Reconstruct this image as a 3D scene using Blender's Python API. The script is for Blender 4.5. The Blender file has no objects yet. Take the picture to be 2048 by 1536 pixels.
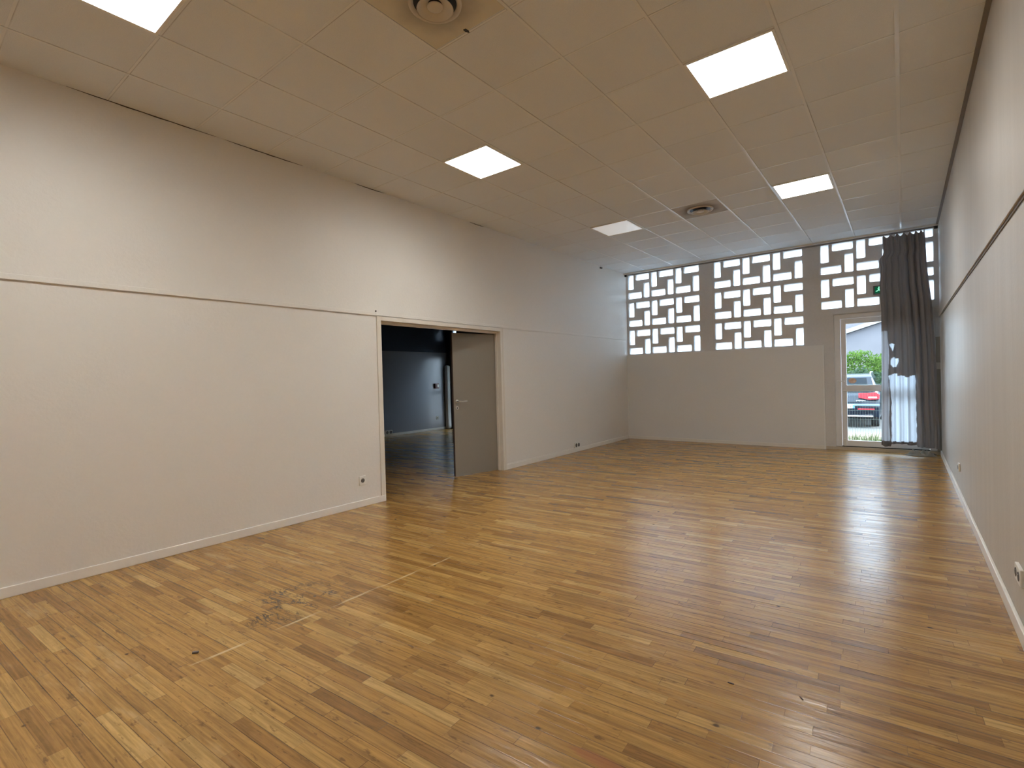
import bpy, bmesh, math, random
from mathutils import Vector, Matrix
random.seed(7)
PI = math.pi
sc = bpy.context.scene

# ------------------------------------------------------------------ camera, sky, sun, exposure
CAM_Z = 1.355
yaw, pitch, roll = (math.radians(v) for v in (37.814, -0.6105, -1.5464))
fwd = Vector((-math.sin(yaw)*math.cos(pitch), math.cos(yaw)*math.cos(pitch), math.sin(pitch)))
rt = Vector((math.cos(yaw), math.sin(yaw), 0))
up = rt.cross(fwd)
r2 = rt*math.cos(roll) + up*math.sin(roll)
u2 = -rt*math.sin(roll) + up*math.cos(roll)
cam_data = bpy.data.cameras.new('camera')
cam = bpy.data.objects.new('camera', cam_data)
sc.collection.objects.link(cam)
cam.matrix_world = Matrix(((r2.x, u2.x, -fwd.x, 0), (r2.y, u2.y, -fwd.y, 0), (r2.z, u2.z, -fwd.z, CAM_Z), (0, 0, 0, 1)))
cam_data.sensor_width = 36.0
cam_data.lens = 36.0*1009.8/2048.0
cam_data.clip_start = 0.02
cam_data.clip_end = 300
sc.camera = cam

world = bpy.data.worlds.new('overcast_sky')
sc.world = world
world.use_nodes = True
bg = world.node_tree.nodes['Background']
SKY = (0.64, 0.81, 1.0)
bg.inputs[0].default_value = (*SKY, 1)
bg.inputs[1].default_value = 14.5

sun_d = bpy.data.lights.new('sun', 'SUN')
sun_d.energy = 6.0
sun_d.angle = math.radians(8)
sun_d.color = (1.0, 0.93, 0.82)
sun = bpy.data.objects.new('sun', sun_d)
sc.collection.objects.link(sun)
sun.rotation_euler = Vector((-0.72, 0.28, -0.95)).to_track_quat('-Z', 'Y').to_euler()

sc.view_settings.view_transform = 'Standard'
sc.view_settings.look = 'None'
sc.view_settings.exposure = 0.27
sc.view_settings.gamma = 1.0
sc.view_settings.use_curve_mapping = False
sc.cycles.use_denoising = True
sc.cycles.max_bounces = 12
sc.cycles.diffuse_bounces = 8
sc.cycles.transparent_max_bounces = 16
sc.cycles.sample_clamp_indirect = 8.0
sc.cycles.caustics_reflective = False
sc.cycles.caustics_refractive = False

LAMP_COLOR = (1.0, 0.99, 0.96)
LAMP_POWER = 38.0

# ------------------------------------------------------------------ room numbers (metres)
XL, XR = -4.70, 0.447         # side walls
YB, YF = 10.16, -4.10         # glass block wall, wall behind the camera
H = 3.53                      # ceiling
X2, Y2 = -10.18, 1.2          # far wall and near wall of the next room
RAIL = 2.105
GX, GY, T = -4.2026, 1.1814, 0.6   # ceiling grid origin and pitch
DY0, DY1, DZ = 3.643, 5.79, 2.055   # inner doorway

# ------------------------------------------------------------------ helpers
class MB:
    """collects shapes and links them as one mesh object"""
    def __init__(self):
        self.bm = bmesh.new()
    def face(self, pts):
        return self.bm.faces.new([self.bm.verts.new(p) for p in pts])
    def box(self, x0, x1, y0, y1, z0, z1, bev=0.0):
        vs = [self.bm.verts.new(p) for p in ((x0,y0,z0),(x1,y0,z0),(x1,y1,z0),(x0,y1,z0),(x0,y0,z1),(x1,y0,z1),(x1,y1,z1),(x0,y1,z1))]
        fs = [self.bm.faces.new([vs[i] for i in f]) for f in ((3,2,1,0),(4,5,6,7),(0,1,5,4),(1,2,6,5),(2,3,7,6),(3,0,4,7))]
        if bev > 0:
            es = list({e for f in fs for e in f.edges})
            bmesh.ops.bevel(self.bm, geom=es, offset=bev, segments=2, profile=0.5, affect='EDGES')
        return self
    def obox(self, M, sx, sy, sz, bev=0.0):
        n = len(self.bm.verts)
        self.box(-sx/2, sx/2, -sy/2, sy/2, -sz/2, sz/2, bev)
        self.bm.verts.ensure_lookup_table()
        for v in self.bm.verts[n:]:
            v.co = M @ v.co
        return self
    def tube(self, pts, r, seg=8, cap=True):
        rings = []
        pts = [Vector(p) for p in pts]
        for i, p in enumerate(pts):
            a = pts[max(i-1, 0)]; b = pts[min(i+1, len(pts)-1)]
            d = (b-a).normalized()
            s = d.orthogonal().normalized(); t = d.cross(s)
            if rings:
                s0 = last_s - d*last_s.dot(d)
                if s0.length > 1e-6:
                    s = s0.normalized(); t = d.cross(s)
            last_s = s
            rr = r[i] if isinstance(r, (list, tuple)) else r
            rings.append([self.bm.verts.new(p + (s*math.cos(2*PI*k/seg) + t*math.sin(2*PI*k/seg))*rr) for k in range(seg)])
        for a, b in zip(rings, rings[1:]):
            for k in range(seg):
                self.bm.faces.new((a[k], a[(k+1) % seg], b[(k+1) % seg], b[k]))
        if cap:
            self.bm.faces.new(list(reversed(rings[0]))); self.bm.faces.new(rings[-1])
        return self
    def lathe(self, prof, M=None, seg=40, close=False):
        """prof: list of (radius, height) turned about local Z"""
        M = M or Matrix.Identity(4)
        rings = []
        for r, z in prof:
            if r < 1e-6:
                rings.append([self.bm.verts.new(M @ Vector((0, 0, z)))])
            else:
                rings.append([self.bm.verts.new(M @ Vector((r*math.cos(2*PI*k/seg), r*math.sin(2*PI*k/seg), z))) for k in range(seg)])
        for a, b in zip(rings, rings[1:]):
            for k in range(seg):
                k2 = (k+1) % seg
                if len(a) == 1 and len(b) == 1: continue
                if len(a) == 1: self.bm.faces.new((a[0], b[k], b[k2]))
                elif len(b) == 1: self.bm.faces.new((a[k], b[0], a[k2]))
                else: self.bm.faces.new((a[k], b[k], b[k2], a[k2]))
        return self
    def prism(self, poly, y0, y1):
        """polygon in x,z drawn out along y"""
        a = [self.bm.verts.new((x, y0, z)) for x, z in poly]
        b = [self.bm.verts.new((x, y1, z)) for x, z in poly]
        self.bm.faces.new(a); self.bm.faces.new(list(reversed(b)))
        n = len(poly)
        for i in range(n):
            self.bm.faces.new((a[i], b[i], b[(i+1) % n], a[(i+1) % n]))
        return self
    def slab(self, u0, u1, v0, v1, w0, w1, holes, axis):
        """rectangular wall with rectangular holes through it; axis 'x' or 'y' is its normal"""
        us = sorted({u0, u1, *[min(max(h[i], u0), u1) for h in holes for i in (0, 1)]})
        vs = sorted({v0, v1, *[min(max(h[i], v0), v1) for h in holes for i in (2, 3)]})
        P = (lambda u, v, w: (w, u, v)) if axis == 'x' else (lambda u, v, w: (u, w, v))
        cache = {}
        def V(i, j, k):
            if (i, j, k) not in cache:
                cache[(i, j, k)] = self.bm.verts.new(P(us[i], vs[j], w1 if k else w0))
            return cache[(i, j, k)]
        nu, nv = len(us)-1, len(vs)-1
        def solid(i, j):
            if i < 0 or j < 0 or i >= nu or j >= nv: return False
            cu, cv = (us[i]+us[i+1])/2, (vs[j]+vs[j+1])/2
            return not any(h[0] < cu < h[1] and h[2] < cv < h[3] for h in holes)
        for i in range(nu):
            for j in range(nv):
                if not solid(i, j): continue
                for k in (0, 1):
                    self.bm.faces.new([V(i,j,k), V(i+1,j,k), V(i+1,j+1,k), V(i,j+1,k)])
                if not solid(i-1, j): self.bm.faces.new([V(i,j,0), V(i,j,1), V(i,j+1,1), V(i,j+1,0)])
                if not solid(i+1, j): self.bm.faces.new([V(i+1,j,0), V(i+1,j,1), V(i+1,j+1,1), V(i+1,j+1,0)])
                if not solid(i, j-1): self.bm.faces.new([V(i,j,0), V(i,j,1), V(i+1,j,1), V(i+1,j,0)])
                if not solid(i, j+1): self.bm.faces.new([V(i,j+1,0), V(i,j+1,1), V(i+1,j+1,1), V(i+1,j+1,0)])
        return self
    def build(self, name, m, parent=None, smooth=False, recalc=True):
        if recalc:
            bmesh.ops.recalc_face_normals(self.bm, faces=self.bm.faces)
        me = bpy.data.meshes.new(name)
        self.bm.to_mesh(me); self.bm.free()
        if smooth:
            for p in me.polygons: p.use_smooth = True
        me.materials.append(m)
        o = bpy.data.objects.new(name, me)
        sc.collection.objects.link(o)
        if parent is not None:
            o.parent = parent
            o.matrix_parent_inverse = Matrix.Translation(parent.location).inverted() if parent.type == 'EMPTY' else Matrix.Identity(4)
        return o

def thing(name, label, cat, loc=(0, 0, 0), group=None):
    o = bpy.data.objects.new(name, None)
    sc.collection.objects.link(o)
    o.location = loc
    o.empty_display_size = 0.1
    o['label'] = label; o['category'] = cat
    if group: o['group'] = group
    return o
def tag(o, label, cat, group=None, kind=None):
    o['label'] = label; o['category'] = cat
    if group: o['group'] = group
    if kind: o['kind'] = kind
    return o
def struct(o, label=None):
    o['kind'] = 'structure'
    if label: o['label'] = label
    return o
def part_label(o, label):
    o['label'] = label
    return o
def dup(root, loc, label=None):
    """copy of a thing with copies of its parts and sub-parts"""
    d = Vector(loc) - root.location
    r = root.copy(); sc.collection.objects.link(r); r.location = loc
    if label: r['label'] = label
    for ch in list(root.children):
        c = ch.copy(); sc.collection.objects.link(c); c.parent = r; c.matrix_parent_inverse = ch.matrix_parent_inverse.copy()
        for g in list(ch.children):
            e = g.copy(); sc.collection.objects.link(e); e.parent = c; e.matrix_parent_inverse = g.matrix_parent_inverse.copy()
    return r

# ------------------------------------------------------------------ materials
class NT:
    def __init__(self, name):
        self.m = bpy.data.materials.new(name); self.m.use_nodes = True
        self.t = self.m.node_tree
        self.t.nodes.clear()
        self.out = self.t.nodes.new('ShaderNodeOutputMaterial')
    def n(self, typ, ins=None, **attrs):
        nd = self.t.nodes.new(typ)
        for k, v in attrs.items(): setattr(nd, k, v)
        for k, v in (ins or {}).items(): self.set(nd.inputs[k], v)
        return nd
    def set(self, sock, v):
        if isinstance(v, bpy.types.NodeSocket): self.t.links.new(v, sock)
        elif isinstance(v, (tuple, list)):
            sock.default_value = (*v, 1) if len(v) == 3 and sock.type == 'RGBA' else v
        else: sock.default_value = v
    def math(self, op, a, b=0.0, c=0.0, clamp=False):
        nd = self.n('ShaderNodeMath', operation=op, use_clamp=clamp)
        self.set(nd.inputs[0], a); self.set(nd.inputs[1], b); self.set(nd.inputs[2], c)
        return nd.outputs[0]
    def pos(self):
        s = self.n('ShaderNodeSeparateXYZ', {0: self.n('ShaderNodeNewGeometry').outputs['Position']})
        return s.outputs[0], s.outputs[1], s.outputs[2]
    def vec(self, x, y, z=0.0):
        return self.n('ShaderNodeCombineXYZ', {0: x, 1: y, 2: z}).outputs[0]
    def noise(self, v, scale, detail=3.0, rough=0.5, dist=0.0):
        return self.n('ShaderNodeTexNoise', {'Vector': v, 'Scale': scale, 'Detail': detail, 'Roughness': rough, 'Distortion': dist}).outputs[0]
    def white(self, v):
        return self.n('ShaderNodeTexWhiteNoise', {'Vector': v}, noise_dimensions='3D').outputs[0]
    def ramp(self, f, stops, interp='LINEAR'):
        nd = self.n('ShaderNodeValToRGB', {0: f})
        cr = nd.color_ramp; cr.interpolation = interp
        while len(cr.elements) < len(stops): cr.elements.new(0.5)
        for e, (p, c) in zip(cr.elements, stops):
            e.position = p
            e.color = (c, c, c, 1) if isinstance(c, (int, float)) else (*c, 1)
        return nd.outputs[0]
    def mix(self, f, a, b, blend='MIX'):
        nd = self.n('ShaderNodeMix', data_type='RGBA', blend_type=blend)
        self.set(nd.inputs[0], f); self.set(nd.inputs[6], a); self.set(nd.inputs[7], b)
        return nd.outputs[2]
    def smooth(self, v, a, b, lo=0.0, hi=1.0):
        nd = self.n('ShaderNodeMapRange', {0: v, 1: a, 2: b, 3: lo, 4: hi}, interpolation_type='SMOOTHSTEP')
        return nd.outputs[0]
    def surface(self, s):
        self.t.links.new(s, self.out.inputs[0]); return self.m
    def principled(self, **k):
        nd = self.n('ShaderNodeBsdfPrincipled')
        for a, v in k.items(): self.set(nd.inputs[a.replace('_', ' ')], v)
        return nd
    def bump(self, h, dist=0.01, strength=1.0):
        return self.n('ShaderNodeBump', {'Height': h, 'Distance': dist, 'Strength': strength}).outputs[0]

def paint(name, col, rough=0.55, grain=0.04, scale=60.0, bump=0.0006, var=0.06):
    N = NT(name)
    p = N.n('ShaderNodeNewGeometry').outputs['Position']
    a = N.noise(p, 1.3, 3)
    b = N.noise(p, scale, 4)
    f = N.math('ADD', N.math('MULTIPLY', N.math('SUBTRACT', a, 0.5), var), N.math('MULTIPLY', N.math('SUBTRACT', b, 0.5), grain))
    c = N.mix(1.0, col, N.n('ShaderNodeCombineXYZ', {0: N.math('ADD', f, 1.0), 1: N.math('ADD', f, 1.0), 2: N.math('ADD', f, 1.0)}).outputs[0], 'MULTIPLY')
    P = N.principled(Base_Color=c, Roughness=rough)
    if bump: N.set(P.inputs['Normal'], N.bump(b, bump))
    return N.surface(P.outputs[0])

def plain(name, col, rough=0.5, metal=0.0, **k):
    N = NT(name)
    p = N.n('ShaderNodeNewGeometry').outputs['Position']
    f = N.noise(p, 25.0, 3)
    c = N.mix(N.math('MULTIPLY', f, 0.16), col, tuple(v*0.6 for v in col))
    P = N.principled(Base_Color=c, Roughness=rough, Metallic=metal, **k)
    return N.surface(P.outputs[0])

def emit(name, col, s):
    N = NT(name)
    return N.surface(N.n('ShaderNodeEmission', {0: col, 1: s}).outputs[0])

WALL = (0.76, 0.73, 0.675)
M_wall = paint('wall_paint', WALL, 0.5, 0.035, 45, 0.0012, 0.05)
M_trim = paint('white_trim', (0.80, 0.77, 0.71), 0.35, 0.02, 30, 0.0, 0.03)
M_frame = paint('door_frame_paint', (0.74, 0.69, 0.60), 0.4, 0.03, 30, 0.0, 0.04)
M_conc = paint('painted_concrete', (0.66, 0.645, 0.63), 0.6, 0.10, 30, 0.004, 0.20)
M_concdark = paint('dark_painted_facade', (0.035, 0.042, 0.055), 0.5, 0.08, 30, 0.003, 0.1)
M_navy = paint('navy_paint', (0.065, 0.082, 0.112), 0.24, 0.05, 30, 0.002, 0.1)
M_alu = plain('white_aluminium', (0.82, 0.81, 0.80), 0.35)
M_white = plain('white_plastic', (0.80, 0.78, 0.72), 0.35)
M_black = plain('black_plastic', (0.012, 0.012, 0.013), 0.45)
M_steel = plain('brushed_steel', (0.62, 0.60, 0.56), 0.28, 0.9)
M_leaf = paint('taupe_door_paint', (0.262, 0.236, 0.196), 0.42, 0.05, 60, 0.0006, 0.05)
M_leafedge = plain('wooden_door_edge', (0.10, 0.072, 0.055), 0.5)

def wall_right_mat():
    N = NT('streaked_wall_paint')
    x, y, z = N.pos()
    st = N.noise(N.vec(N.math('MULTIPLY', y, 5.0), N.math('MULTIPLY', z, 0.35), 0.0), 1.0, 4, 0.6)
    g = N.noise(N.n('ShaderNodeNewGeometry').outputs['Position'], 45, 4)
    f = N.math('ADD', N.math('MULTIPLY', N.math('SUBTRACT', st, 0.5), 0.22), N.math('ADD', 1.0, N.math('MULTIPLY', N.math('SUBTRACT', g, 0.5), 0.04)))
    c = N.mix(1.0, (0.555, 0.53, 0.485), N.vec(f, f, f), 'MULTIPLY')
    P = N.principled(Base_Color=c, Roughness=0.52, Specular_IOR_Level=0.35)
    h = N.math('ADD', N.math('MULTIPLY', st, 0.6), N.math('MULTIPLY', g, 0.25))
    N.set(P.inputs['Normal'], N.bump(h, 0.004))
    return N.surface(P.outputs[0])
M_wallR = wall_right_mat()

def floor_mat():
    N = NT('worn_oak_strip_parquet')
    x, y, z = N.pos()
    a = math.radians(3.0)
    xr = N.math('ADD', N.math('MULTIPLY', x, math.cos(a)), N.math('MULTIPLY', y, math.sin(a)))
    yr = N.math('SUBTRACT', N.math('MULTIPLY', y, math.cos(a)), N.math('MULTIPLY', x, math.sin(a)))
    W = 0.058
    ry = N.math('DIVIDE', yr, W)
    row = N.math('FLOOR', ry); fy = N.math('FRACT', ry)
    w1 = N.white(N.vec(row, 3.1, 0.7)); w2 = N.white(N.vec(row, 9.7, 2.3))
    L = N.math('ADD', 0.30, N.math('MULTIPLY', w2, 0.32))
    rx = N.math('ADD', N.math('DIVIDE', xr, L), N.math('MULTIPLY', w1, 17.0))
    col = N.math('FLOOR', rx); fx = N.math('FRACT', rx)
    rp = N.white(N.vec(row, col, 5.5)); rp2 = N.white(N.vec(row, col, 11.5))
    # colour of each strip
    base = N.ramp(rp, [(0.0, (0.26, 0.130, 0.034)), (0.06, (0.315, 0.163, 0.044)), (0.30, (0.375, 0.202, 0.054)), (0.7, (0.405, 0.223, 0.062)), (0.93, (0.45, 0.262, 0.078)), (1.0, (0.50, 0.31, 0.105))])
    gv = N.vec(N.math('ADD', N.math('MULTIPLY', xr, 2.2), N.math('MULTIPLY', rp, 40.0)), N.math('MULTIPLY', yr, 70.0), rp2)
    grain = N.noise(gv, 1.0, 5, 0.6, 0.6)
    gv2 = N.vec(N.math('ADD', N.math('MULTIPLY', xr, 6.0), N.math('MULTIPLY', rp2, 90.0)), N.math('MULTIPLY', yr, 26.0), rp)
    grain2 = N.noise(gv2, 1.0, 4, 0.6, 2.2)
    gm = N.math('ADD', N.smooth(grain, 0.30, 0.72, 0.70, 1.18), N.math('MULTIPLY', N.math('SUBTRACT', grain2, 0.5), 0.42))
    c = N.mix(1.0, base, N.vec(gm, gm, gm), 'MULTIPLY')
    # broad wear
    P3 = N.vec(x, y, 0.0)
    bl2 = N.noise(N.vec(N.math('MULTIPLY', xr, 1.0), N.math('MULTIPLY', yr, 5.0), 4.0), 1.6, 4, 0.65)
    c = N.mix(N.smooth(bl2, 0.55, 0.8, 0.0, 0.5), c, (0.62, 0.43, 0.20))
    bl3 = N.noise(N.vec(N.math('MULTIPLY', xr, 1.3), N.math('MULTIPLY', yr, 14.0), 8.0), 1.6, 4, 0.55)
    c = N.mix(N.smooth(bl3, 0.52, 0.80, 0.0, 0.42), c, (0.17, 0.085, 0.028))
    bl4 = N.noise(N.vec(N.math('MULTIPLY', xr, 7.0), N.math('MULTIPLY', yr, 24.0), 2.0), 1.6, 4, 0.6)
    c = N.mix(N.smooth(bl4, 0.60, 0.70, 0.0, 0.6), c, (0.10, 0.05, 0.02))
    # seams between strips
    sn = N.noise(N.vec(N.math('MULTIPLY', xr, 0.8), N.math('MULTIPLY', row, 3.7), 0.0), 1.0, 2)
    ey = N.math('MINIMUM', fy, N.math('SUBTRACT', 1.0, fy))
    sy = N.math('MULTIPLY', N.smooth(ey, 0.0, 0.042, 1.0, 0.0), N.smooth(sn, 0.36, 0.60, 0.18, 1.0))
    exx = N.math('MULTIPLY', N.math('MINIMUM', fx, N.math('SUBTRACT', 1.0, fx)), L)
    sx = N.math('MULTIPLY', N.smooth(exx, 0.0, 0.0018, 1.0, 0.0), N.smooth(rp2, 0.2, 0.9, 0.15, 0.9))
    seam = N.math('MAXIMUM', sy, sx)
    c = N.mix(seam, c, (0.055, 0.028, 0.012))
    # scattered dark spots
    vn = N.n('ShaderNodeTexVoronoi', {'Vector': N.vec(N.math('MULTIPLY', xr, 0.7), yr, 0.0), 'Scale': 4.6, 'Randomness': 1.0})
    pick = N.n('ShaderNodeSeparateXYZ', {0: vn.outputs['Color']}).outputs[0]
    sd = vn.outputs['Distance']
    spot = N.math('MULTIPLY', N.smooth(sd, 0.022, 0.055, 1.0, 0.0), N.math('GREATER_THAN', pick, 0.42))
    c = N.mix(N.math('MULTIPLY', spot, 0.85), c, (0.03, 0.016, 0.008))
    # the smeared black scuffs and the pale straight scratch of the floor
    dx = N.math('DIVIDE', N.math('ADD', x, 3.02), 0.36); dy = N.math('DIVIDE', N.math('SUBTRACT', y, 1.62), 0.42)
    d2 = N.math('ADD', N.math('MULTIPLY', dx, dx), N.math('MULTIPLY', dy, dy))
    zone = N.smooth(d2, 0.2, 1.0, 1.0, 0.0)
    scr = N.math('ABSOLUTE', N.math('SUBTRACT', N.noise(N.vec(N.math('MULTIPLY', x, 5.0), N.math('MULTIPLY', y, 11.0), 1.7), 1.0, 5, 0.7, 1.5), 0.5))
    scm = N.math('MULTIPLY', N.smooth(scr, 0.0, 0.055, 1.0, 0.0), N.smooth(N.noise(P3, 6.0, 3), 0.42, 0.56, 0.0, 1.0))
    c = N.mix(N.math('MULTIPLY', N.math('MULTIPLY', zone, scm), 0.95), c, (0.035, 0.028, 0.022))
    lx = N.math('ABSOLUTE', N.math('ADD', x, 2.762))
    ln = N.math('MULTIPLY', N.smooth(lx, 0.004, 0.014, 1.0, 0.0), N.smooth(N.noise(N.vec(N.math('MULTIPLY', x, 30.0), N.math('MULTIPLY', y, 5.0), 3.0), 1.0, 3), 0.40, 0.60, 0.0, 0.6))
    ln = N.math('MULTIPLY', ln, N.math('MULTIPLY', N.smooth(y, 0.88, 0.95), N.smooth(y, 2.65, 2.78, 1.0, 0.0)))
    c = N.mix(ln, c, (0.72, 0.56, 0.32))
    # a reddish blotch near the camera
    rx_ = N.math('DIVIDE', N.math('ADD', x, 0.85), 0.16); ry_ = N.math('DIVIDE', N.math('SUBTRACT', y, 1.56), 0.035)
    rd = N.math('ADD', N.math('MULTIPLY', rx_, rx_), N.math('MULTIPLY', ry_, ry_))
    c = N.mix(N.math('MULTIPLY', N.smooth(rd, 0.2, 1.0, 1.0, 0.0), 0.4), c, (0.36, 0.10, 0.055))
    rgh = N.math('ADD', 0.205, N.math('MULTIPLY', N.noise(P3, 2.0, 4, 0.6), 0.055))
    P = N.principled(Base_Color=c, Roughness=rgh, Specular_IOR_Level=0.52)
    # cupped strips, each slightly tilted
    cy = N.math('SUBTRACT', fy, 0.5)
    cup = N.math('MULTIPLY', N.math('MULTIPLY', cy, cy), 0.0011)
    tilt = N.math('MULTIPLY', cy, N.math('MULTIPLY', N.math('SUBTRACT', rp, 0.5), 0.0011))
    wav = N.math('MULTIPLY', N.noise(N.vec(N.math('MULTIPLY', xr, 2.5), N.math('MULTIPLY', yr, 13.0), 0.0), 1.0, 4, 0.6), 0.0030)
    h = N.math('ADD', N.math('ADD', cup, tilt), N.math('SUBTRACT', wav, N.math('MULTIPLY', seam, 0.0006)))
    nb = N.bump(h, 1.0)
    N.set(P.inputs['Normal'], nb)
    return N.surface(P.outputs[0])
M_floor = floor_mat()

def tile_mat():
    N = NT('mineral_ceiling_tile')
    x, y, z = N.pos()
    tx = N.math('DIVIDE', N.math('SUBTRACT', x, GX), T); ty = N.math('DIVIDE', N.math('SUBTRACT', y, GY), T)
    r = N.white(N.vec(N.math('FLOOR', tx), N.math('FLOOR', ty), 2.0))
    fx, fy = N.math('FRACT', tx), N.math('FRACT', ty)
    g = N.noise(N.vec(x, y, 0.0), 160, 3, 0.6)
    g2 = N.noise(N.vec(x, y, 0.0), 1.1, 3)
    f = N.math('ADD', N.math('ADD', 0.94, N.math('MULTIPLY', r, 0.045)), N.math('ADD', N.math('MULTIPLY', N.math('SUBTRACT', g, 0.5), 0.16), N.math('MULTIPLY', N.math('SUBTRACT', g2, 0.5), 0.05)))
    c = N.mix(1.0, (0.765, 0.785, 0.79), N.vec(f, f, f), 'MULTIPLY')
    # edge shadow beside the bearers, painted into the tile colour
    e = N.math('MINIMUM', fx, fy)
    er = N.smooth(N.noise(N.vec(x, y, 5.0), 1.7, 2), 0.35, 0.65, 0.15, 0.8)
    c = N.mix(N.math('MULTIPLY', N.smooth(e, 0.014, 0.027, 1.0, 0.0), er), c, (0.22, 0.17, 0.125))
    P = N.principled(Base_Color=c, Roughness=0.85)
    N.set(P.inputs['Normal'], N.bump(g, 0.0015))
    return N.surface(P.outputs[0])
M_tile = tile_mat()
M_grid = plain('white_ceiling_bearer', (0.78, 0.785, 0.77), 0.28)

def pane_mat():
    N = NT('ribbed_glass_block')
    x, y, z = N.pos()
    rib = N.noise(N.vec(N.math('MULTIPLY', x, 60.0), N.math('MULTIPLY', z, 4.0), 0.0), 1.0, 3)
    dirt = N.noise(N.n('ShaderNodeNewGeometry').outputs['Position'], 22, 3)
    c = N.mix(N.smooth(rib, 0.35, 0.75, 0.0, 0.30), (0.95, 0.98, 1.0), (0.80, 0.85, 0.89))
    c = N.mix(N.smooth(dirt, 0.62, 0.75, 0.0, 0.5), c, (0.5, 0.54, 0.57))
    tr = N.n('ShaderNodeBsdfTranslucent', {0: c})
    tp = N.n('ShaderNodeBsdfTransparent', {0: c})
    gl = N.n('ShaderNodeBsdfGlossy', {0: (1, 1, 1), 'Roughness': 0.12})
    m1 = N.n('ShaderNodeMixShader', {0: 0.22, 1: tr.outputs[0], 2: tp.outputs[0]})
    fr = N.n('ShaderNodeFresnel', {0: 1.45})
    m2 = N.n('ShaderNodeMixShader', {0: N.math('MULTIPLY', fr.outputs[0], 0.7), 1: m1.outputs[0], 2: gl.outputs[0]})
    return N.surface(m2.outputs[0])
M_pane = pane_mat()
def glass_mat():
    N = NT('clear_glass')
    tp = N.n('ShaderNodeBsdfTransparent', {0: (0.93, 0.96, 0.96)})
    gl = N.n('ShaderNodeBsdfGlossy', {0: (1, 1, 1), 'Roughness': 0.02})
    lw = N.n('ShaderNodeFresnel', {0: 1.45})
    return N.surface(N.n('ShaderNodeMixShader', {0: N.math('MULTIPLY', lw.outputs[0], 0.8), 1: tp.outputs[0], 2: gl.outputs[0]}).outputs[0])
M_glass = glass_mat()

def cloth(name, col, trans, rough=0.9, spots=False):
    N = NT(name)
    x, y, z = N.pos()
    w = N.noise(N.vec(N.math('MULTIPLY', x, 90.0), N.math('MULTIPLY', y, 90.0), N.math('MULTIPLY', z, 90.0)), 1.0, 2)
    c = N.mix(N.math('MULTIPLY', w, 0.25), col, tuple(v*0.6 for v in col))
    if spots:
        s = N.noise(N.vec(N.math('MULTIPLY', x, 30.0), 0.0, N.math('MULTIPLY', z, 14.0)), 1.0, 4, 0.7)
        c = N.mix(N.smooth(s, 0.66, 0.72, 0.0, 0.6), c, (0.16, 0.19, 0.26))
    d = N.n('ShaderNodeBsdfDiffuse', {0: c, 1: rough})
    t = N.n('ShaderNodeBsdfTranslucent', {0: c})
    return N.surface(N.n('ShaderNodeMixShader', {0: trans, 1: d.outputs[0], 2: t.outputs[0]}).outputs[0])
M_curtain = cloth('grey_blackout_cloth', (0.30, 0.29, 0.30), 0.06)
M_thin = cloth('faded_grey_cloth', (0.42, 0.41, 0.425), 0.36)
M_lining = cloth('bare_white_lining', (0.50, 0.52, 0.56), 0.72, spots=True)
M_hem = cloth('dark_hem_cloth', (0.18, 0.17, 0.175), 0.02)
M_rag = cloth('fallen_grey_cloth', (0.30, 0.30, 0.285), 0.0)

# ------------------------------------------------------------------ room shell
b = MB(); b.box(X2-0.2, XR+0.2, YF-0.2, YB+0.02, -0.12, 0.0)
floor = struct(b.build('floor', M_floor), 'worn golden oak strip parquet floor')

b = MB(); b.box(XL-0.06, XR+0.1, YF-0.1, YB-0.02, H, H+0.12)
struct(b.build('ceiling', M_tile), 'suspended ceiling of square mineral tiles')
# the bearers between the tiles
b = MB()
nj0, nj1 = 0, 7
for j in range(nj0, nj1+1):
    xx = GX + j*T
    b.box(xx-(0.012 if j == 7 else 0.009), xx+(0.012 if j == 7 else 0.009), YF, YB-0.04, H-0.0035, H+0.001)
i0, i1 = math.floor((YF-GY)/T)+1, 14
for i in range(i0, i1+1):
    yy = GY + i*T
    xs = [XL] + [GX + j*T for j in range(nj0, nj1+1)] + [XR]
    for xa, xb in zip(xs, xs[1:]):
        b.box(xa+0.012, xb-0.012, yy-0.007, yy+0.007, H-0.0025, H+0.001)
struct(b.build('trim_1', M_grid), 'white metal bearers of the suspended ceiling')
# perimeter angle
b = MB()
b.box(XR-0.028, XR, YF, YB-0.05, H-0.012, H)
struct(b.build('trim_2', plain('dusty_edge_angle', (0.22, 0.185, 0.15), 0.6)), 'dusty dark edge angle above the right wall')
b = MB(); b.box(XL, XR, YB-0.12, YB-0.09, H-0.026, H)
struct(b.build('trim_3', M_trim), 'white edge angle of ceiling above glass blocks')

b = MB()
for ya, yb in ((0.95, 1.95), (2.02, 2.75), (3.35, 3.75), (5.2, 5.5)):
    n = 24
    for k in range(n):
        y0_, y1_ = ya+(yb-ya)*k/n, ya+(yb-ya)*(k+1)/n
        h0, h1 = (0.0085*math.sin(PI*q/n)**0.7*(0.8+0.2*math.sin(5*q)) for q in (k, k+1))
        b.face([(XL+0.004, y0_, H), (XL+0.004, y1_, H), (XL+0.0005, y1_, H-h1-0.0003), (XL+0.0005, y0_, H-h0-0.0003)])
struct(b.build('trim_16', plain('dark_gap', (0.06, 0.045, 0.035), 0.8), recalc=False), 'dark open joint between left wall and ceiling')
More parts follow.
